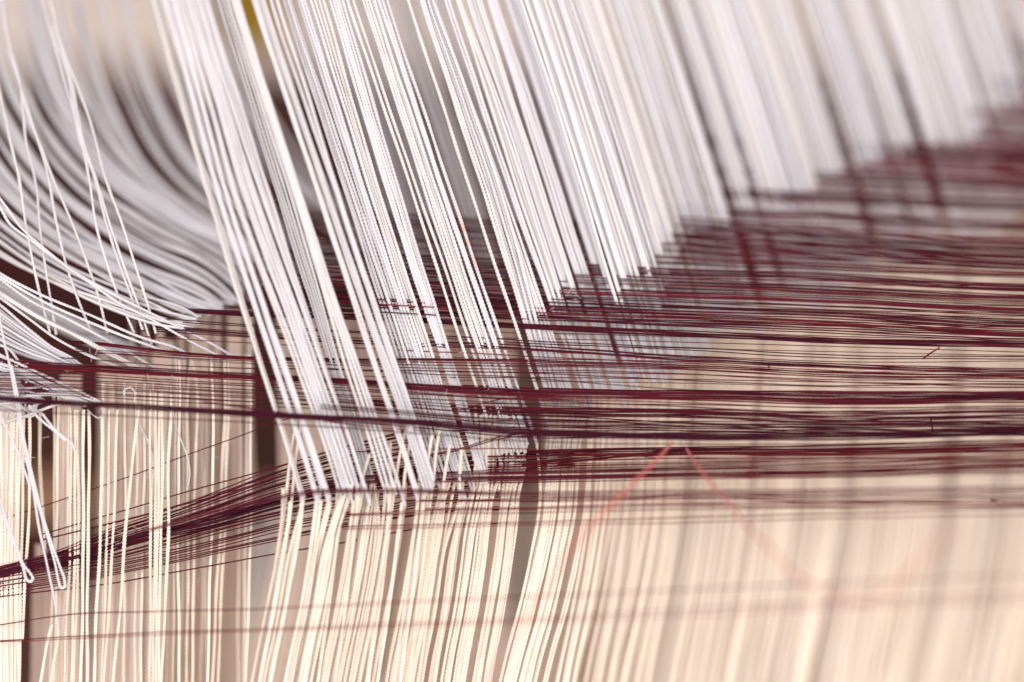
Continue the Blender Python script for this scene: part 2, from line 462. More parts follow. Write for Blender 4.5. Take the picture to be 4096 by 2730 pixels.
# nearer curved cords, traced one by one
SL = [
 ([(-60,760),(0,830),(38,895),(115,957),(184,1011),(283,1080),(379,1145),(486,1218),(593,1271),(700,1330),(868,1421)], 'long curved white cord, lower of the two ending farthest right'),
 ([(-40,740),(40,850),(77,900),(172,988),(291,1084),(406,1153),(560,1232),(700,1303),(840,1372),(930,1424)], 'long curved white cord ending farthest right on the dark thread'),
 ([(-60,1052),(0,1095),(161,1179),(345,1256),(574,1352),(700,1390),(757,1418)], 'upper one of two parallel curved cords hooking over a dark thread'),
 ([(-60,1066),(0,1107),(168,1206),(345,1283),(540,1362),(700,1417),(758,1434)], 'lower one of two parallel curved cords hooking over a dark thread'),
 ([(-60,1070),(0,1118),(115,1202),(268,1275),(459,1378),(655,1490)], 'curved cord meeting the thick dark strand at the right of its trio'),
 ([(-60,1128),(0,1172),(149,1264),(268,1325),(402,1401),(500,1450),(568,1487)], 'ivory curved cord, left of a pair meeting the thick dark strand'),
 ([(-60,1140),(0,1180),(149,1270),(300,1342),(450,1415),(590,1486)], 'ivory curved cord, right of a pair meeting the thick dark strand'),
 ([(-60,1150),(0,1191),(115,1275),(222,1355),(383,1436),(540,1488)], 'curved cord crossing the dark hollow at left'),
 ([(-60,1180),(0,1222),(90,1300),(200,1385),(300,1440),(345,1478)], 'curved cord along the top of the tight converging bunch'),
 ([(38,1437),(90,1462),(153,1491),(287,1549),(405,1609)], 'cord on top of the low bunch reaching the thick plum strand'),
 ([(-30,1445),(60,1472),(153,1508),(270,1565),(390,1612)], 'second cord of the low bunch reaching the thick plum strand'),
 ([(-30,1452),(60,1478),(140,1515),(260,1572),(372,1616)], 'third cord of the low bunch reaching the thick plum strand'),
 ([(-30,1460),(50,1488),(121,1512),(230,1565),(344,1625)], 'fourth cord of the low bunch reaching the thick plum strand'),
 ([(-30,1466),(50,1496),(121,1524),(215,1570),(300,1612)], 'lowest cord of the low bunch reaching the thick plum strand'),
 ([(-40,1612),(40,1598),(110,1586),(200,1580),(280,1592),(345,1622)], 'flat arching cord just above the thick plum strand at left'),
 ([(-40,1606),(60,1590),(130,1578),(210,1576),(285,1586),(340,1612)], 'upper flat arching cord above the thick plum strand at left'),
 ([(-40,1622),(60,1612),(150,1609),(240,1611),(330,1620)], 'flat cord lying along the thick plum strand at left'),
 ([(-40,1706),(0,1695),(96,1667),(160,1644),(230,1619),(319,1612),(350,1622)], 'white cord rising to the right across the cream cords at far left'),
]
for p, lab in SL:
    q = [(x, y, .4518 + .0022*(i/len(p))) for i, (x, y) in enumerate(p)]
    cord('slack_cord', q, 12, M_IVORY if 'ivory' in lab else M_WHITE, lab, HC, 'traced slack white cords at the left', True)
# tight bunch converging on the dark strand
for k in range(17):
    t = k/16
    s = (-40, 1195 + 175*t + random.uniform(-8, 8)); e = (350 - 75*t + random.uniform(-8, 8), 1470 + 14*t)
    m1 = (110 + random.uniform(-8,8), s[1] + (e[1]-s[1])*.40 + 12); m2 = (230, s[1] + (e[1]-s[1])*.74 + 8)
    dd = .4545 + random.uniform(-.002, .004)
    cord('slack_cord', [(*s, dd), (*m1, dd), (*m2, dd), (*e, .4545)], 11.5, M_WHITE, 'white cord in the tight bunch converging on the thick dark strand at left', HC,
         'tight converging bunch at the left', k % 2 == 0)
for k in range(12):   # softer band between the traced pairs
    t = k/11
    dd = .468 + random.uniform(-.004, .004)
    s = (-60, 1085 + 62*t); e = (560 - 90*t, 1400 + 20*t)
    cord('slack_cord', [(*s, dd), (120, s[1]+105, dd), (330, s[1]+205+10*t, dd), (*e, dd)], 17, M_WHITE, 'blurred white cord in the soft band between the curved pairs', HC,
         'soft band of curved cords at the left', False)
for k in range(16):   # untidy ends piling up at the left edge
    y = 1370 + 15*k + random.uniform(-8, 8)
    cord('slack_cord', [(-60, y, .453), (40, y + 30 + random.uniform(-20, 30), .4525), (90 + random.uniform(-20, 50), y + 80 + random.uniform(-30, 20), .453),
                        (130 + random.uniform(-30, 60), min(1610, y + 120 + random.uniform(-30, 30)), .4535)],
         12, M_WHITE, 'short white cord in the untidy heap at the left edge', HC, 'untidy heap of cord ends at the left edge', True)

# thin upright white cords crossing the arcs
UP = [
 [(-5,-120),(9,0),(35,163),(81,348),(102,552),(145,755),(160,910),(180,1050),(200,1180),(226,1340)],
 [(-30,250),(0,372),(35,540),(75,697),(105,910),(130,1040),(160,1180),(198,1335)],
 [(130,-120),(165,0),(221,192),(273,377),(314,523),(360,726),(387,910),(430,1060),(480,1200),(536,1335)],
 [(170,-120),(200,0),(250,192),(308,348),(372,523),(418,697),(494,910),(545,1070),(590,1220),(622,1335)],
 [(20,100),(58,261),(116,464),(174,639),(230,910),(265,1060),(310,1190),(364,1320)],
 [(30,200),(87,360),(151,552),(203,697),(295,910),(350,1060),(395,1190),(432,1335)],
 [(200,100),(284,348),(325,580),(372,697),(429,910),(480,1070),(530,1200),(572,1320)],
 [(215,100),(292,348),(338,580),(390,730),(442,910),(500,1080),(560,1240),(606,1380)],
]
for i, p in enumerate(UP):
    q = [(x, y, .466 - .011*min(1, max(0, y)/1000)) for x, y in p]
    cord('upright_cord', q, 12.5, M_IVORY if i % 2 else M_WHITE, 'thin upright cord crossing the slack arcs, %s counted from the left at its foot' % ORD[[1,0,6,7,2,3,4,5][i] if False else [1,0,4,7,2,3,5,6][i]], HC,
         'thin upright cords crossing the slack arcs', True)

# hanging cords with loops at the lower left
HG = [
 ([(-8,1240),(3,1303),(19,1380),(38,1460),(60,1577),(72,1650),(86,1740),(107,1836),(135,1970),(151,2081),(190,2270),(226,2464),(232,2520)], 'bright white cord hanging down the far left over the cream cords'),
 ([(44,1460),(66,1560),(80,1650),(92,1740),(114,1836),(145,1960),(174,2070),(212,2190),(240,2270),(258,2325),(256,2350),(244,2352),(236,2330),(222,2262),(196,2165),(165,2055),(128,1925),(100,1830)], 'white cord with a long narrow loop hanging at the lower left'),
 ([(-20,1960),(0,2006),(35,2110),(70,2200),(99,2268),(122,2296),(131,2318),(118,2328),(106,2316),(92,2272),(60,2190),(28,2105),(-20,1985)], 'white hanging cord with a small closed loop at the far left edge'),
 ([(135,1640),(165,1655),(190,1685),(225,1725),(262,1755),(290,1778),(300,1810)], 'short loose white end slanting right below the plum strand'),
 ([(120,1625),(150,1668),(175,1690),(215,1722),(262,1764)], 'loose pale end twisted beside the slanting short one'),
 ([(-10,1620),(20,1700),(50,1760),(75,1820),(100,1890),(118,1940)], 'white cord slanting right from the far left edge'),
 ([(500,1586),(494,1570),(504,1556),(524,1553),(538,1566),(540,1590),(536,1610)], 'tiny curled cord end above the plum strand at left'),
 ([(350,1640),(372,1660),(395,1672),(420,1660),(418,1640),(404,1632)], 'small hooked cord end just under the plum strand'),
 ([(560,1700),(590,1760),(610,1800),(650,1850),(680,1880)], 'faint loose white end slanting among the cream cords'),
 ([(690,1620),(700,1690),(725,1760),(748,1820),(760,1900),(748,1960)], 'pale loose end dangling before the dark fan'),
]
for p, lab in HG:
    q = [(x, y, .4500 + (.004 if 'faint' in lab or 'pale loose end d' in lab else 0)) for x, y in p]
    cord('hanging_cord', q, 12 if not ('tiny' in lab or 'small hooked' in lab or 'loose end' in lab) else 6.5, M_WHITE, lab, 'cord', 'loose hanging cord ends at the lower left', True, jit=.6)

# ------------------------------------------------------------------ cream cords
def shift(y):
    return float(np.interp(y, [1200, 1650, 1850, 2050, 2226, 2436, 2633, 2800], [34, 20, 12, 0, -25, -63, -105, -142]))
CC = 'lower heddle cord'
# centre bundles: x edges at y=2640, count, start y, depth
CB = [
 ((1018,1030),1,1990,.4475),((1046,1060),1,2000,.4470),((1068,1080),1,1960,.4475),((1086,1108),2,1985,.4475),
 ((1150,1200),4,2010,.4490),((1205,1267),5,1990,.4485),((1293,1333),3,1975,.4500),((1339,1385),4,1965,.4510),
 ((1388,1440),4,1960,.4515),((1448,1461),1,1950,.4475),((1497,1517),2,1940,.4505),((1553,1610),5,1935,.4525),
 ((1612,1675),5,1900,.4530),((1683,1711),2,1850,.4532),((1724,1762),3,1780,.4533),((1772,1818),4,1720,.4533),
 ((1823,1879),5,1690,.4533),((1902,1940),3,1700,.4535),((1945,1985),3,1690,.4540),((2012,2090),6,1650,.4550),
 ((2095,2170),5,1640,.4558),((2190,2215),2,1630,.4570),
]
far_spots = ('at the left of the centre', 'in the centre', 'right of the centre')
used = {}
for bi, ((a, b), n, y0, d) in enumerate(CB):
    if b - a > 28: n = int(round((b-a)/10.5))
    for k in range(n):
        xb = a + 8 + (b-a-16)*(k/(n-1) if n > 1 else .5)
        lean = .98 if xb < 1700 else (.86 if xb < 2000 else 1.28)
        xr = xb - shift(2640)*lean
        dj = d + random.uniform(-.0006, .0006)
        ys = [y0 + random.uniform(-60, 30), 1850, 2050, 2226, 2436, 2640, 2830]
        ys = [y for j, y in enumerate(ys) if j == 0 or y > ys[0] + 40]
        tips = [t for t in cream_starts if abs(t[2] - d) < .0025 and t[1] > 1500]
        y1 = max(1720, y0)
        best = min(tips, key=lambda t: abs(t[0] - (xr + shift(t[1]))) + 60*used.get(t, 0)) if tips else None
        if best and abs(best[0] - (xr + shift(best[1]))) < 50:
            used[best] = used.get(best, 0) + 1
            ys = [y for y in (best[1]+210, 2050, 2226, 2436, 2640, 2830) if y >= best[1]+210]
            ys = [y for j, y in enumerate(ys) if j == 0 or y > ys[0] + 40]
            pth = [(best[0] + random.uniform(-3, 3), best[1]-14, best[2]+.0003)] + [(xr + shift(y)*lean, y, dj) for y in ys]
        else:
            pth = [(xr + shift(y)*lean + random.uniform(-1.5, 1.5), y, dj) for y in ys]
        lab = '%s cord of the %s leaning cream bundle, counted from the left along the bottom' % (ORD[k], ORD[bi])
        if xb < 1040: lab = 'cream cord standing apart at the left edge of the leaning cream cords'
        cord('cream_cord', pth, 15.5*random.uniform(.92, 1.08), M_CREAM, lab, CC, 'leaning cream cords below the dark threads', True)
# blurred cream cords to the right
x = 2350.0
slot = 0; inslot = -1
while x < 4330:
    inslot += 1
    d = float(np.interp(x, [2200, 2400, 2700, 3200, 4100, 4400], [.4582, .4640, .479, .495, .514, .518])) + random.uniform(-.002, .002)
    y0 = float(np.interp(x, [2200, 2600, 3000, 3600, 4100], [1520, 1400, 1180, 900, 640])) + random.uniform(-40, 40)
    for a, b in [(2540, 2556), (2728, 2754), (2860, 2872), (2985, 3015), (3185, 3205), (3370, 3402), (3560, 3575), (3775, 3812), (3985, 4020)]:
        if a < x < b: x = b; slot += 1; inslot = 0
    lean = random.uniform(.85, 1.15)
    pth = [(x + shift(y)*lean + (1650-y)*.05*(y < 1650), y, d) for y in (y0, (y0+1700)/2, 1850, 2050, 2226, 2436, 2640, 2830)]
    cord('cream_cord', pth, 18*random.uniform(.95, 1.15), M_CREAM, '%s cord of the %s bundle in the blurred cream curtain at right' % (ORD[inslot], ORD[slot]), CC,
         'blurred cream cords in the lower curtain', False)
    x += random.choice([10, 12, 14, 19])
# crossing cream cords rising behind the white tips
for k, (xa, ya, xb2, yb) in enumerate([(1190,1680,1155,1880),(1205,1690,1172,1960),(1628,1700,1575,1960),(1655,1700,1610,1990),(1560,1770,1565,1960),(1480,1820,1440,1960),
                                       (1730,1740,1700,1960),(1760,1700,1735,1900),(1690,1850,1672,2000),(1395,1800,1370,2000),(1800,1780,1770,2000),(1845,1800,1838,2020)]):
    cord('cream_cord', [(xa, ya, .4500), ((xa+xb2)/2-4, (ya+yb)/2, .4495), (xb2, yb, .4490), (xb2-30, yb+250, .4490), (xb2-110, 2800, .4490)], 15, M_CREAM,
         'cream cord crossing the white cord tips, %s from the left' % ORD[[0,1,5,6,4,3,8,9,7,2,10,11][k]], CC, 'cream cords crossing the white tips', True)

# short cream and white ends woven at the right of the tips
for k in range(30):
    xx = 1880 + random.random()*240; y1 = 1640 + random.uniform(-20, 60)
    cord('cream_cord', [(xx, y1, .4536), (xx + random.uniform(-6, 6), y1+80, .4537), (xx - 4, y1 + random.uniform(150, 330), .4538)], 14, M_CREAM if k % 3 else M_IVORY,
         'short upright cream cord among the woven dark threads right of the tips', CC, 'short upright cream cords among the dark threads', True)

# left cream group, traced
LC = [
 ([(6,1640),(6,1900),(4,2300),(5,2800)],1),([(30,1650),(28,1900),(18,2300),(16,2800)],1),([(44,1650),(42,1900),(30,2300),(28,2800)],1),
 ([(56,1650),(52,1900),(44,2300),(46,2800)],1),([(68,1650),(68,1900),(62,2300),(60,2800)],1),([(82,1650),(78,1900),(70,2300),(72,2800)],1),
 ([(96,1650),(92,1900),(84,2200),(80,2800)],1),([(118,1620),(122,1800),(117,2000),(100,2300),(88,2560)],1),
 ([(160,1650),(162,1850),(170,2000),(178,2200)],2),([(282,1640),(281,1900),(278,2300),(262,2600),(256,2800)],1),
 ([(298,1640),(300,1900),(300,2300),(290,2600),(284,2800)],1),([(312,1640),(314,1900),(310,2300),(300,2600),(298,2800)],1),
 ([(335,1640),(334,1900),(330,2300),(326,2600),(324,2800)],0),([(354,1650),(355,1900),(352,2300),(350,2600),(346,2800)],0),
 ([(408,1660),(406,1820),(402,2100),(386,2500),(374,2800)],0),([(434,1640),(434,1820),(430,2150),(415,2500),(398,2800)],1),
 ([(470,1640),(466,1820),(448,2200),(430,2500),(412,2800)],1),([(556,1620),(534,1820),(505,2110),(488,2343),(459,2633),(444,2800)],0),
 ([(600,1560),(603,1820),(604,2100),(600,2400),(598,2800)],1),([(624,1560),(624,1820),(622,2100),(614,2400),(612,2800)],1),
 ([(636,1560),(636,1820),(634,2100),(626,2400),(622,2800)],1),([(648,1560),(648,1820),(646,2100),(640,2400),(634,2800)],1),
 ([(686,1540),(684,1680),(676,1820),(671,2139),(656,2517),(642,2800)],0),
 ([(762,1430),(754,1520),(752,1820),(750,2300),(744,2800)],2),([(760,1425),(778,1490),(783,1820),(775,2300),(766,2800)],2),
 ([(899,1440),(899,1600),(891,1820),(884,2110),(866,2400),(845,2800)],2),([(918,1436),(916,1600),(906,1820),(898,2110),(882,2500),(872,2800)],2),
 ([(205,2500),(190,2560),(176,2640),(150,2800)],1),([(232,2505),(232,2540),(216,2640),(196,2800)],1),
]
for i, (p, b) in enumerate(LC):
    d = (.4512, .4530, .4585)[b]
    cord('cream_cord', [(x, y, d) for x, y in p], (15, 14.5, 16)[b], M_CREAM, 'cream twisted cord hanging at the left, number %s counted from the left edge' % (ORD[i] if i < 20 else 'twenty-' + ORD[i-20]), CC,
         'sharp cream cords hanging at the left', True, jit=1.6)
for i, x in enumerate([222, 232, 243, 252, 264, 272, 414, 424, 444, 456, 484, 497, 512, 526, 545, 562, 578, 590, 611, 655, 664, 700, 716, 733, 812, 826, 850, 960, 985, 1002]):
    d = random.choice([.4555, .458, .461, .464])
    x += random.uniform(-3, 3); l_ = random.uniform(-22, 2)
    cord('cream_cord', [(x, 1530 if x < 700 else 1420, d), (x+1, 1850, d), (x + l_*.3, 2250, d), (x + l_, 2830, d)], 13.5, M_CREAM if i % 3 else M_FARCR,
         'slender cream cord in the second row of the left curtain', CC, 'slender second row cream cords at the left', False, jit=2)
soft = []
for i in range(64):     # softer ones behind at the left
    x = random.choice([random.uniform(0, 75), random.uniform(222, 318), random.uniform(222, 318), random.uniform(402, 455), random.uniform(472, 560), random.uniform(560, 700)])
    soft.append([(x+4, 1500, .466), (x+3, 1900, .465), (x, 2300, .464), (x-10, 2830, .463)])
for x in (134, 146, 160, 176, 190, 206, 214):
    soft.append([(x+4, 2190 + random.uniform(-60, 60), .470), (x+2, 2400, .470), (x-6, 2830, .470)])
join_cords('soft_cream_cords', soft, 16, M_FARCR, 'soft shade-toned cream cords hanging close behind the sharp ones at the left', 'cords')
far = []
x = 402.0
while x < 2420:
    for a, b in [(360, 398), (470, 486), (520, 530), (598, 612), (700, 716), (800, 812), (905, 918), (962, 974), (1030, 1120), (1410, 1425), (1700, 1715), (2066, 2180), (2290, 2310)]:
        if a < x < b: x = b
    d = .490 + random.uniform(-.004, .004) if x < 1120 else .484 + random.uniform(-.004, .004)
    y0 = 1235 + random.uniform(0, 30) if x > 700 else 1360 + random.uniform(-90, 60)
    ln = 1.0 if x > 1000 else .3
    dt_ = .474 if x < 1120 else d
    far.append([(x, y0, dt_), (x, 1600, dt_+.001), (x, 2050, d), (x+shift(2400)*ln, 2400, d), (x+shift(2830)*ln, 2830, d)])
    x += random.choice([9, 13, 17, 26, 32]) if x < 1120 else random.choice([11, 13, 17])
join_cords('far_cream_cords', far, 18, M_FARCR, 'blurred shade-toned cream cords hanging as a curtain farther behind', 'cords')
# a third row, filling what shows between, below the dark threads
deep = []
x = 420.0
while x < 4700:
    if not (1015 < x < 1130 or 2030 < x < 2215 or 2722 < x < 2762 or 2980 < x < 3022 or 3365 < x < 3405 or 3772 < x < 3818 or 3985 < x < 4028):
        d = .535 + random.uniform(-.006, .006)
        deep.append([(x, (1990 if x < 2215 else float(np.interp(x, [2215, 2600, 3200, 4200], [1850, 1350, 1080, 760]))) + random.uniform(-40, 60), d), (x, 2030, d), (x, 2200, d), (x+shift(2400)*.6, 2400, d), (x+shift(2830)*.6, 2830, d)])
    x += random.choice([9, 12, 15])
join_cords('deep_cream_cords', deep, 21, M_CREAM, 'heavily blurred cream cords of the rearmost row at the bottom', 'cords')

# ------------------------------------------------------------------ burgundy warp threads
WT = 'warp thread'
def warp(pts, n, sp, words, dl=None, dr=None, mat=None, w=5.4, sp2=None, group=None, dm=None, tail=False):
    """n threads side by side along pts; sp, sp2 half spread at left and right"""
    p = np.array(pts, float)
    if n >= 4: sp *= 1.15
    sp2 = sp if sp2 is None else sp2*1.25
    for k in range(n):
        f = (2*k/(n-1) - 1) if n > 1 else 0
        ph = random.uniform(-.25, .25)
        rows = []
        dj = random.uniform(-.0004, .0004)
        for (x, y) in p:
            t = (x - p[0, 0])/(p[-1, 0] - p[0, 0])
            s = sp + (sp2-sp)*t
            yy = y + (f + ph*math.sin(x/700 + k))*s
            if dl is None: d = D(y)
            elif dm is None: d = dl + (dr-dl)*t
            else: d = np.interp(x, [0, 2050, 4200], [dl, dm, dr])
            rows.append((x, yy, d + dj))
        if tail:    # runs on to the left, away from the lens, behind the slack cords
            x, y, d = rows[0]
            rows = [(x-1500, y-75, max(d+.16, .62)), (x-700, y-45, d+.055), (x-260, y-16, d+.012)] + rows
        m = mat or random.choice([M_BURG, M_BURG, M_PLUM, M_RED] if random.random() < .5 else [M_BURG, M_PLUM])
        lab = ('%s burgundy thread from the top, ' % ORD[k] if n > 1 else 'burgundy thread, ') + words
        o = cord('warp_thread', rows, w*random.uniform(.85, 1.15), m, lab, WT, group or 'burgundy warp threads running across', False, jit=.9)
    return o
R_ = 4260
# upper sheet, receding
for (a, b, c, e, n, s, s2, words) in [
  (None, 300, 320, 337, 4, 10, 12, 'topmost faint band at the right edge'),
  (None, 425, 440, 452, 3, 8, 10, 'second faint band at the upper right'),
  (None, 560, 588, 612, 6, 12, 14, 'broad blurred dark band at the upper right'),
  (None, 680, 710, 735, 4, 8, 10, 'narrower blurred band below the broad one at upper right'),
  (None, 765, 790, 822, 6, 10, 16, 'blurred band reaching the white staircase, third from top right'),
  (None, 838, 869, 904, 5, 9, 12, 'dark blurred line just under the white tips at right'),
  (None, 905, 954, 988, 9, 22, 26, 'wide reddish band at the right'),
  (905, 955, 994, 1036, 6, 12, 15, 'soft band fifth below the white tips'),
  (950, 995, 1025, 1060, 4, 7, 10, 'soft paired line in the upper right sheet'),
  (1000, 1045, 1068, 1095, 4, 8, 8, 'soft line above the sharp strands at right'),
  (1060, 1095, 1112, 1147, 6, 9, 11, 'thick reddish strand above the sharp strands'),
  (1105, 1130, 1155, 1184, 4, 5, 6, 'dark strand just above the pale slot at right'),
  (1130, 1158, 1180, 1210, 2, 3, 5, 'slim strand in the pale slot at right'),
  (1165, 1190, 1213, 1243, 6, 8, 12, 'heavy dark strand at the top of the sharp zone'),
  (1205, 1235, 1253, 1282, 3, 4, 6, 'fine trio under the heavy dark strand'),
  (1218, 1246, 1266, 1298, 3, 4, 5, 'dark fine strand under the heavy one'),
  (1240, 1265, 1288, 1322, 6, 7, 13, 'heavy strand that thickens to the right edge'),
  (1262, 1279, 1304, 1331, 2, 4, 6, 'thin wires under the thickening strand'),
]:
    if a is None:
        pts = [(2300, b-22), (2750, b), (3350, c), (3946, e), (R_, e+8)]
    else:
        a2 = a
        pts = [(1250, a2-45), (2050, a2), (2750, b), (3350, c), (3946, e), (R_, e+10)]
    warp(pts, n, 17 if a else s*1.3, words, sp2=s2, tail=bool(a), w=5.2)
# the deep blurred sheet seen between the white bundles
BANDS = [(1025, 1055), (1068, 1095), (1112, 1147), (1155, 1184), (1180, 1210), (1213, 1243), (1253, 1282), (1288, 1322)]
soft_sheet = []
for k in range(30):
    y = 890 + 345*(k/29) + random.uniform(-6, 6)
    if y < 1050 and k % 2: continue
    sl = random.uniform(.035, .06)
    tb = min(BANDS, key=lambda q: abs(q[0] - (y + 52))) if y > 985 else (y + 55, y + 95)
    o1 = random.uniform(-12, 12)
    rows = [(-340, y - sl*850 - 75, .62), (460, y - sl*850 - 45, .520), (900, y-sl*850-16, .485), (1160 + .31*(y-900), y - sl*850, D(y)+.008), (2050, y, D(y)+.006),
            (2750, .5*(y+25) + .5*(tb[0]+o1-22), D(y+25)+.005), (3350, tb[0]+o1, D(y+50)+.004), (3946, tb[1]+o1, D(y+90)+.004), (R_, tb[1]+12+o1, D(y+95)+.004)]
    soft_sheet.append(rows)
join_cords('soft_warp_threads', soft_sheet, 5.5, M_BURG, 'soft sheet of burgundy threads seen behind the white bundles at the centre', 'threads')
hazy_sheet = []
for k in range(125):
    y = 190 + 850*(k/124) + random.uniform(-9, 9)
    xs_ = float(np.interp(y, [150, 240, 313, 395, 490, 580, 740, 850, 1060, 1150], [4560, 4300, 4056, 3925, 3700, 3500, 3180, 2860, 2640, 2500]))
    if y > 730 and k % 2: continue
    d = D(y) + .004
    far_x = max(R_, xs_ + 350)
    hazy_sheet.append([(xs_ - 520, y-30, d+.03), (xs_ - 120, y-12, d+.010), (xs_ + 60, y-6, d), ((xs_+far_x)/2 + random.uniform(-60, 60), y + 12, d-.001), (far_x, y+34+random.uniform(-10, 10), d-.002)])
for k in range(80):
    y = 120 + 560*(k/79) + random.uniform(-9, 9)
    xs_ = float(np.interp(y, [100, 240, 313, 395, 490, 580, 740], [4400, 4200, 4000, 3880, 3680, 3480, 3170])) + random.uniform(-60, 260)
    d = D(y) + .012
    far_x = max(R_, xs_ + 300)
    hazy_sheet.append([(xs_ - 420, y-26, d+.03), (xs_, y-6, d), ((xs_+far_x)/2, y + 10, d-.001), (far_x, y+26, d-.002)])
random.shuffle(hazy_sheet)
hs = len(hazy_sheet)//2
join_cords('hazy_warp_threads', hazy_sheet[:hs], 6.2, M_BURG, 'hazy sheet of burgundy threads receding at the top right', 'threads')
join_cords('hazy_crimson_threads', hazy_sheet[hs:], 6.2, M_RED, 'redder threads mixed into the hazy sheet at the top right', 'threads')

S = [
 ([(860,1249),(1366,1265),(2050,1302),(2750,1336),(3350,1364),(3946,1377),(R_,1383)], 7, 7, 9, 'very thick dark strand through the white cords'),
 ([(1100,1238),(1366,1243),(2050,1266),(2750,1300),(3350,1325),(3946,1352),(R_,1360)], 3, 4, 9, 'dark strand above the very thick one'),
 ([(700,1283),(1366,1326),(2050,1364),(2750,1397),(3350,1427),(3946,1432),(R_,1434)], 2, 4, 4, 'fine pair below the very thick strand'),
 ([(700,1318),(1366,1362),(2050,1389),(2750,1435),(3350,1464),(3946,1482),(R_,1486)], 5, 9, 7, 'reddish quintet under the fine pair'),
 ([(600,1350),(1366,1391),(2050,1422),(2750,1455),(3350,1484),(3946,1503),(R_,1506)], 1, 0, 0, 'wire under the reddish quintet'),
 ([(377,1376),(755,1418),(1366,1440),(2050,1446),(2750,1470),(3350,1500),(3946,1508),(R_,1510)], 3, 5, 6, 'dark trio where the long curved cords end'),
 ([(300,1400),(755,1428),(1366,1456),(2050,1472),(2750,1489),(3350,1520),(3946,1537),(R_,1540)], 2, 4, 8, 'faint pair below the dark trio'),
 ([(300,1436),(755,1465),(1366,1480),(2050,1490),(2750,1523),(3350,1543),(3946,1537),(R_,1535)], 1, 0, 0, 'single wire above the thick left strand'),
 ([(500,1420),(1366,1478),(1700,1496),(2050,1507),(2500,1545),(2750,1560),(R_,1600)], 1, 0, 0, 'slanting wire meeting the sheet at the right'),
 ([(-60,1450),(0,1453),(348,1473),(755,1496),(1366,1527),(1700,1551),(2086,1572),(2400,1580),(2750,1588),(3350,1605),(3946,1598),(R_,1596)], 8, 12, 10, 'thick strand leading from the left edge over the centre'),
 ([(-60,1490),(348,1497),(755,1524),(1366,1552),(2050,1594),(2750,1612),(3350,1632),(R_,1620)], 1, 0, 3, 'fine wires under the thick left strand'),
 ([(-60,1506),(348,1518),(755,1540),(1366,1572),(2050,1606),(2750,1637),(3350,1662),(R_,1650)], 2, 6, 9, 'second fine wires under the thick left strand'),
 ([(-60,1520),(348,1530),(755,1555),(1366,1588),(2050,1630),(2750,1650),(3350,1668),(R_,1660)], 1, 0, 3, 'third fine wires under the thick left strand'),
 ([(-60,1534),(348,1546),(755,1567),(1366,1602),(2050,1650),(2750,1661),(3350,1690),(R_,1690)], 2, 5, 6, 'fourth fine wires under the thick left strand'),
 ([(-60,1548),(348,1564),(755,1586),(1366,1620),(2050,1668),(2750,1680),(3350,1704),(R_,1712)], 2, 6, 9, 'fifth fine wires under the thick left strand'),
 ([(-60,1562),(348,1582),(755,1604),(1366,1636),(2050,1690),(2750,1700),(3350,1726),(R_,1732)], 2, 5, 6, 'lowest fine wires above the plum strand'),
]
for pts, n, s, s2, words in S:
    warp(pts, n, s, words, sp2=s2, tail=pts[0][0] > 100, w=4.6 if 'wire' in words or 'pair' in words else 5.6)
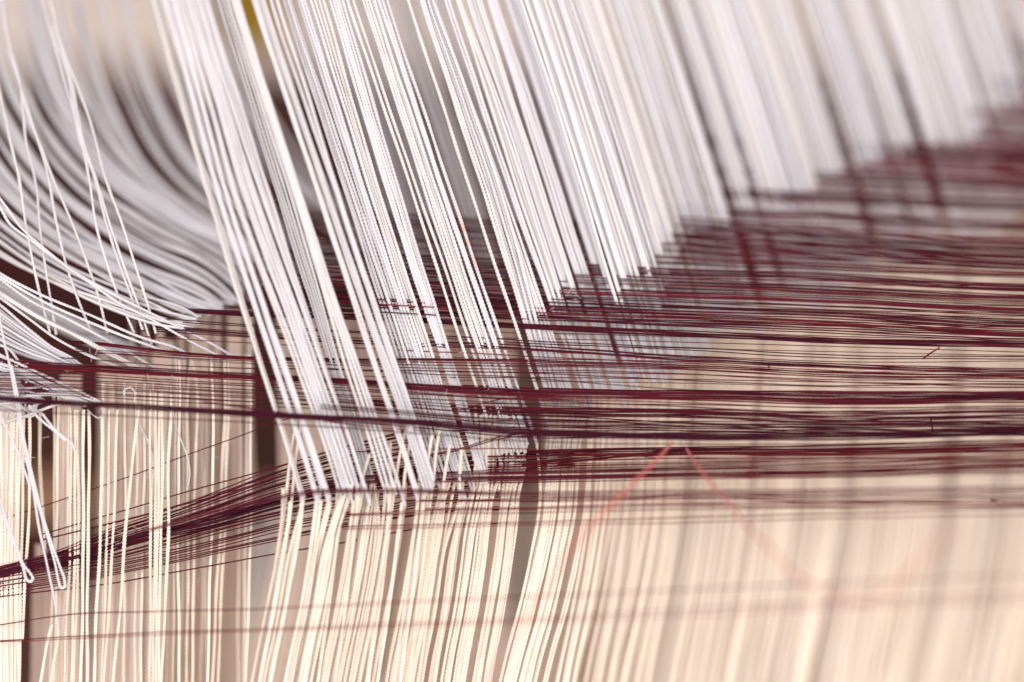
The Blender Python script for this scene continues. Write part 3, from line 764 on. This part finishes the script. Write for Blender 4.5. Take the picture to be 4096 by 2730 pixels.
PL = [
 ([(-60,1588),(80,1600),(344,1616),(755,1640),(1366,1674),(1819,1700),(2050,1722),(2500,1742),(2750,1749),(3350,1748),(3946,1732),(R_,1730)], 7, 8, 10, .4450, .4475, 'thick plum strand crossing in front of every white cord', M_PLUM),
 ([(-60,1638),(0,1641),(350,1660),(500,1667),(1000,1690),(1366,1712),(2050,1762),(2750,1778),(3350,1775),(R_,1760)], 1, 0, 3, .4450, .4475, 'blurred wire just under the thick plum strand', None),
 ([(813,1607),(1000,1634),(1190,1664),(1366,1690),(1700,1720)], 2, 2, 4, .4462, .4480, 'short dark pair diving under the plum strand', M_BURG),
 ([(1280,1625),(1500,1640),(2050,1690),(2750,1700),(R_,1690)], 2, 5, 6, .4455, .4470, 'thin smoky pair above the plum strand at the centre', M_PLUM),
 ([(1840,1640),(2016,1594),(2300,1600)], 1, 0, 0, .4500, .4500, 'short thread slanting up among the woven ends', M_BURG),
 ([(1500,1850),(1850,1795),(1990,1753),(2300,1742),(2750,1740)], 2, 2, 4, .4500, .4495, 'curving up to the sheet right of the tips', M_BURG),
 ([(1200,1975),(1550,1900),(1880,1840),(2050,1820),(2500,1808),(2750,1805),(3350,1798),(3946,1784),(R_,1778)], 8, 7, 15, .4570, .4450, 'broad crimson strand below the centre', None),
 ([(1200,1995),(1500,1935),(1840,1877),(2050,1858),(2300,1842),(2500,1822),(2750,1812),(3350,1812),(R_,1790)], 4, 3, 9, .4570, .4455, 'bright red strand rising to the right', M_RED),
 ([(1660,1700),(2050,1739),(2750,1740),(3350,1735),(R_,1715)], 3, 8, 9, .4490, .4465, 'smoky strand along the middle right', None),
 ([(1450,1610),(1960,1640),(2300,1650),(2750,1655),(3350,1668),(3946,1655),(R_,1652)], 7, 10, 17, .4545, .4470, 'massive dark band at the right', None),
 ([(1850,1550),(2120,1560),(2400,1567),(2750,1568),(3350,1574),(3946,1575),(R_,1575)], 5, 6, 8, .4548, .4480, 'dark band beside the pale slots right of the centre', None),
 ([(1700,1655),(2000,1668),(2400,1680),(2750,1700),(3350,1705),(3946,1698),(R_,1696)], 2, 6, 6, .4545, .4470, 'second dark band under the massive one', None),
 ([(1750,1690),(2050,1701),(2750,1720),(3350,1728),(3946,1720),(R_,1716)], 2, 4, 5, .4543, .4465, 'band closing the dark zone at the right', None),
 ([(1300,1810),(1780,1797),(2050,1797),(2750,1835),(3350,1833),(3946,1822),(R_,1820)], 1, 0, 0, .4515, .4440, 'faint wire under the crimson strand', None),
 ([(1300,1915),(1760,1892),(2050,1886),(2500,1880),(2750,1872),(3350,1862),(3946,1846),(R_,1842)], 2, 1, 9, .4512, .4425, 'first dark wire below the woven ends', M_BURG),
 ([(1250,1930),(1500,1910),(1900,1904),(2050,1901),(2750,1890),(3350,1880),(3946,1858),(R_,1852)], 2, 3, 9, .4505, .4425, 'second dark wire below the woven ends', M_BURG),
 ([(1250,1940),(1600,1925),(1900,1920),(2050,1917),(2750,1900),(3350,1893),(3946,1874),(R_,1868)], 3, 3, 12, .4508, .4425, 'third dark wire below the woven ends', M_BURG),
 ([(600,2120),(1000,2012),(1300,1966),(1400,1964),(1800,1970),(2050,1975),(2750,1976),(3350,1972),(3946,1965),(R_,1960)], 4, 4, 12, .4450, .4400, 'blurred dark line over the ends of the white cords', M_BURG),
 ([(1600,2004),(2050,2001),(2500,1994),(2750,1988),(3350,2000),(3946,2003),(R_,2003)], 3, 2, 12, .4490, .4405, 'line crossing the pale curtain at right, with a knot', M_RED),
 ([(1700,2036),(2050,2034),(2750,2018),(3350,2022),(R_,2018)], 2, 3, 6, .4480, .4400, 'faint pink line in the pale curtain', M_RED),
 ([(1380,2060),(1700,2050),(2050,2044),(2750,2028),(R_,2010)], 2, 4, 10, .4475, .4390, 'second faint pink line in the pale curtain', M_RED),
 ([(1366,2112),(1784,2103),(2050,2096),(2750,2080),(3350,2064),(R_,2044)], 2, 4, 10, .4480, .4385, 'lowest line of the sheet over the pale curtain', M_RED),
 ([(-60,2508),(0,2499),(232,2464),(639,2447),(871,2441),(1366,2421),(2063,2389),(2732,2360),(4096,2302),(R_,2296)], 1, 0, 0, .4520, .4150, 'upper of the lonely threads crossing the bottom', M_RED),
 ([(-60,2565),(522,2536),(1366,2504),(2063,2478),(2732,2440),(4096,2376),(R_,2370)], 1, 0, 0, .4520, .4140, 'middle lonely thread crossing near the bottom edge', M_RED),
 ([(-60,2570),(522,2545),(1366,2514),(2063,2492),(2732,2462),(4096,2402),(R_,2398)], 1, 0, 0, .4515, .4140, 'lowest lonely thread crossing near the bottom edge', M_RED),
]
for pts, n, s, s2, dl, dr, words, mat in PL:
    o = warp(pts, n, s, words, dl, dr, mat, sp2=s2, w=4.6 if ('lonely' in words or 'pale curtain' in words) else 5.4)
# fan falling to the lower left
FN = [
 ([(-60,2100),(0,2080),(450,1930),(755,1820),(1097,1694),(1161,1671)], 1, 0, 0, 'thread slanting alone high across the cream cords at left', M_BURG),
 ([(150,2142),(215,2125),(406,2070),(697,1983),(1132,1860),(1500,1760),(1800,1700),(2050,1668)], 1, 0, 0, 'topmost line of the falling fan', M_BURG),
 ([(150,2165),(209,2151),(500,2081),(1132,1900),(1500,1790),(1900,1735)], 2, 1, 6, 'dark second line of the falling fan', M_BURG),
 ([(-60,2296),(116,2255),(300,2200),(380,2165),(700,2060),(1132,1905),(1450,1815),(1800,1745),(2000,1730)], 9, 12, 42, 'reddish upper body of the falling fan', None),
 ([(-60,2304),(116,2262),(300,2215),(700,2105),(871,2050),(1132,1965),(1500,1885),(1800,1850),(2000,1840)], 7, 12, 24, 'middle body of the falling fan', None),
 ([(-60,2312),(116,2272),(371,2221),(505,2174),(871,2087),(1132,2012),(1400,1955),(1700,1905),(2050,1856),(2300,1836)], 11, 9, 24, 'thick plum rib of the falling fan', M_PLUM),
 ([(-60,2325),(371,2248),(871,2118),(1132,2055),(1400,2005),(1800,1950),(2050,1918)], 5, 10, 12, 'lower rib of the falling fan', None),
 ([(-60,2350),(435,2267),(929,2158),(1132,2105),(1400,2060),(1784,2000),(2000,1985)], 4, 12, 12, 'fine lines under the lower rib of the fan', M_BURG),
 ([(-60,2380),(348,2313),(755,2232),(1132,2151),(1500,2080),(1850,2040),(2050,2034)], 3, 8, 5, 'last close lines of the fan', M_BURG),
 ([(-60,2394),(0,2386),(447,2334),(639,2302),(1000,2234),(1366,2171),(1784,2103),(2050,2096)], 1, 0, 0, 'single thread below the fan slanting over the beige', M_BURG),
]
for pts, n, s, s2, words, mat in FN:
    warp(pts, n, s, words, .4528, .4550, mat, sp2=s2, w=5.2)
for k in range(16):   # dark blurred threads behind the lower left cream cords
    y = 2120 + k*13
    warp([(60, y+30), (350, y), (700, y-90), (1060, y-200)], 1, 0, 'blurred dark threads behind the left cream cords', .470, .475, None, group='blurred dark threads behind the left cream cords')

# stray scarlet threads close to the lens
cord('stray_thread', [(2690,1770,.446),(2665,1800,.443),(2520,1950,.434),(2330,2140,.425),(2176,2367,.416),(2020,2611,.410),(1940,2790,.402)], 10.5, M_PINK,
     'blurred scarlet thread falling to the lower left over the cream curtain', 'thread', None, False)
cord('stray_thread', [(2745,1795,.446),(2773,1840,.443),(2840,1925,.437),(2906,2000,.432),(2982,2093,.424),(3090,2205,.416),(3196,2313,.410),(3254,2350,.408),(3400,2402,.404),(3516,2383,.401),(3620,2305,.398),(3719,2215,.395),(3800,2110,.388)], 9, M_PINK,
     'blurred scarlet thread sagging in a curve over the cream curtain at right', 'thread', None, False)

# knots, burrs and fine fibres on the burgundy threads
for (x, y, pts, lab) in [
  (3750, 1385, [(3690,1437),(3712,1425),(3735,1400),(3758,1392),(3766,1382),(3755,1372),(3742,1378)], 'tiny curled thread end standing on the strands at right'),
  (3530, 1612, [(3518,1604),(3530,1610),(3540,1622),(3532,1616)], 'tiny knot of thread below the massive band'),
  (3720, 1700, [(3722,1665),(3726,1690),(3728,1715),(3734,1735)], 'short vertical wisp in the dark zone at right'),
  (2590, 1322, [(2575,1318),(2588,1314),(2598,1320),(2590,1328)], 'tiny burr on the very thick dark strand'),
  (3060, 1500, [(3072,1458),(3082,1462),(3078,1474)], 'tiny loop on the wire right of the centre'),
  (3890, 1272, [(3900,1300),(3915,1284),(3928,1268)], 'hair-thin fibre rising near the right edge'),
]:
    cord('thread_end', [(a, b, .4525) for a, b in pts], 7 if 'hair' not in lab else 3, M_BURG, lab, 'thread end', None, False, jit=0)
for (x, y) in [(3000,1884),(3168,2003),(3975,1995)]:
    cord('thread_end', [(x-14, y+5, .443), (x-4, y-6, .443), (x+8, y-4, .443), (x+14, y+6, .443)], 11, M_RED, 'crimson knot on the line crossing the pale curtain at photo right', 'thread end',
         'crimson knots on the lines over the pale curtain', False, jit=0)
fib = []
for k in range(110):
    u = random.uniform(60, 2350); v = random.uniform(700, 2600)
    if random.random() < .35: u = random.uniform(60, 700); v = random.uniform(1300, 2300)
    a = random.uniform(0, 6.28); L_ = random.uniform(12, 38); c_ = random.uniform(-.8, .8)
    fib.append([(u, v, .4505), (u + L_*math.cos(a)*.5, v + L_*math.sin(a)*.5, .4500), (u + L_*math.cos(a+c_), v + L_*math.sin(a+c_), .4505)])
join_cords('lint_fibres', fib, 1.2, M_WHITE, 'fine lint fibres clinging to the cords', 'lint')
near = []
for k in range(16):
    y = 1800 + 110*(k/15) + random.uniform(-5, 5)
    near.append([(1950, y+22, .4525), (2400, y+14, .4500), (2750, y+6, .4475), (3350, y - 4 + random.uniform(-8, 8), .4435), (R_, y-24 + random.uniform(-10, 10), .4390)])
join_cords('soft_near_threads', near, 4.2, M_RED, 'soft crimson threads below the dense sheet at the right', 'threads')
fine = []
for k in range(28):
    y = 1090 + 640*(k/27) + random.uniform(-8, 8)
    sl = float(np.interp(y, [1100, 1400, 1700], [.045, .03, .0]))
    xa = random.uniform(1500, 2100)
    y2 = y + sl*700
    fine.append([(xa-300, y - sl*900, D(y)+.012), (xa, y - sl*600, D(y)+.005), (2400, y - sl*300, D(y)+.0015), (2750, y, D(y)+.001),
                 (3350, y2 + random.uniform(-8, 8), D(y2)), (R_, y2 + sl*350 + random.uniform(-14, 14), D(y2) - .002)])
join_cords('fine_warp_threads', fine, 3.8, M_BURG, 'hair fine burgundy threads filling the sheet at the right', 'threads')
print('objects', len(bpy.data.objects), 'tris', sum(len(m.polygons)*2 for m in bpy.data.meshes))
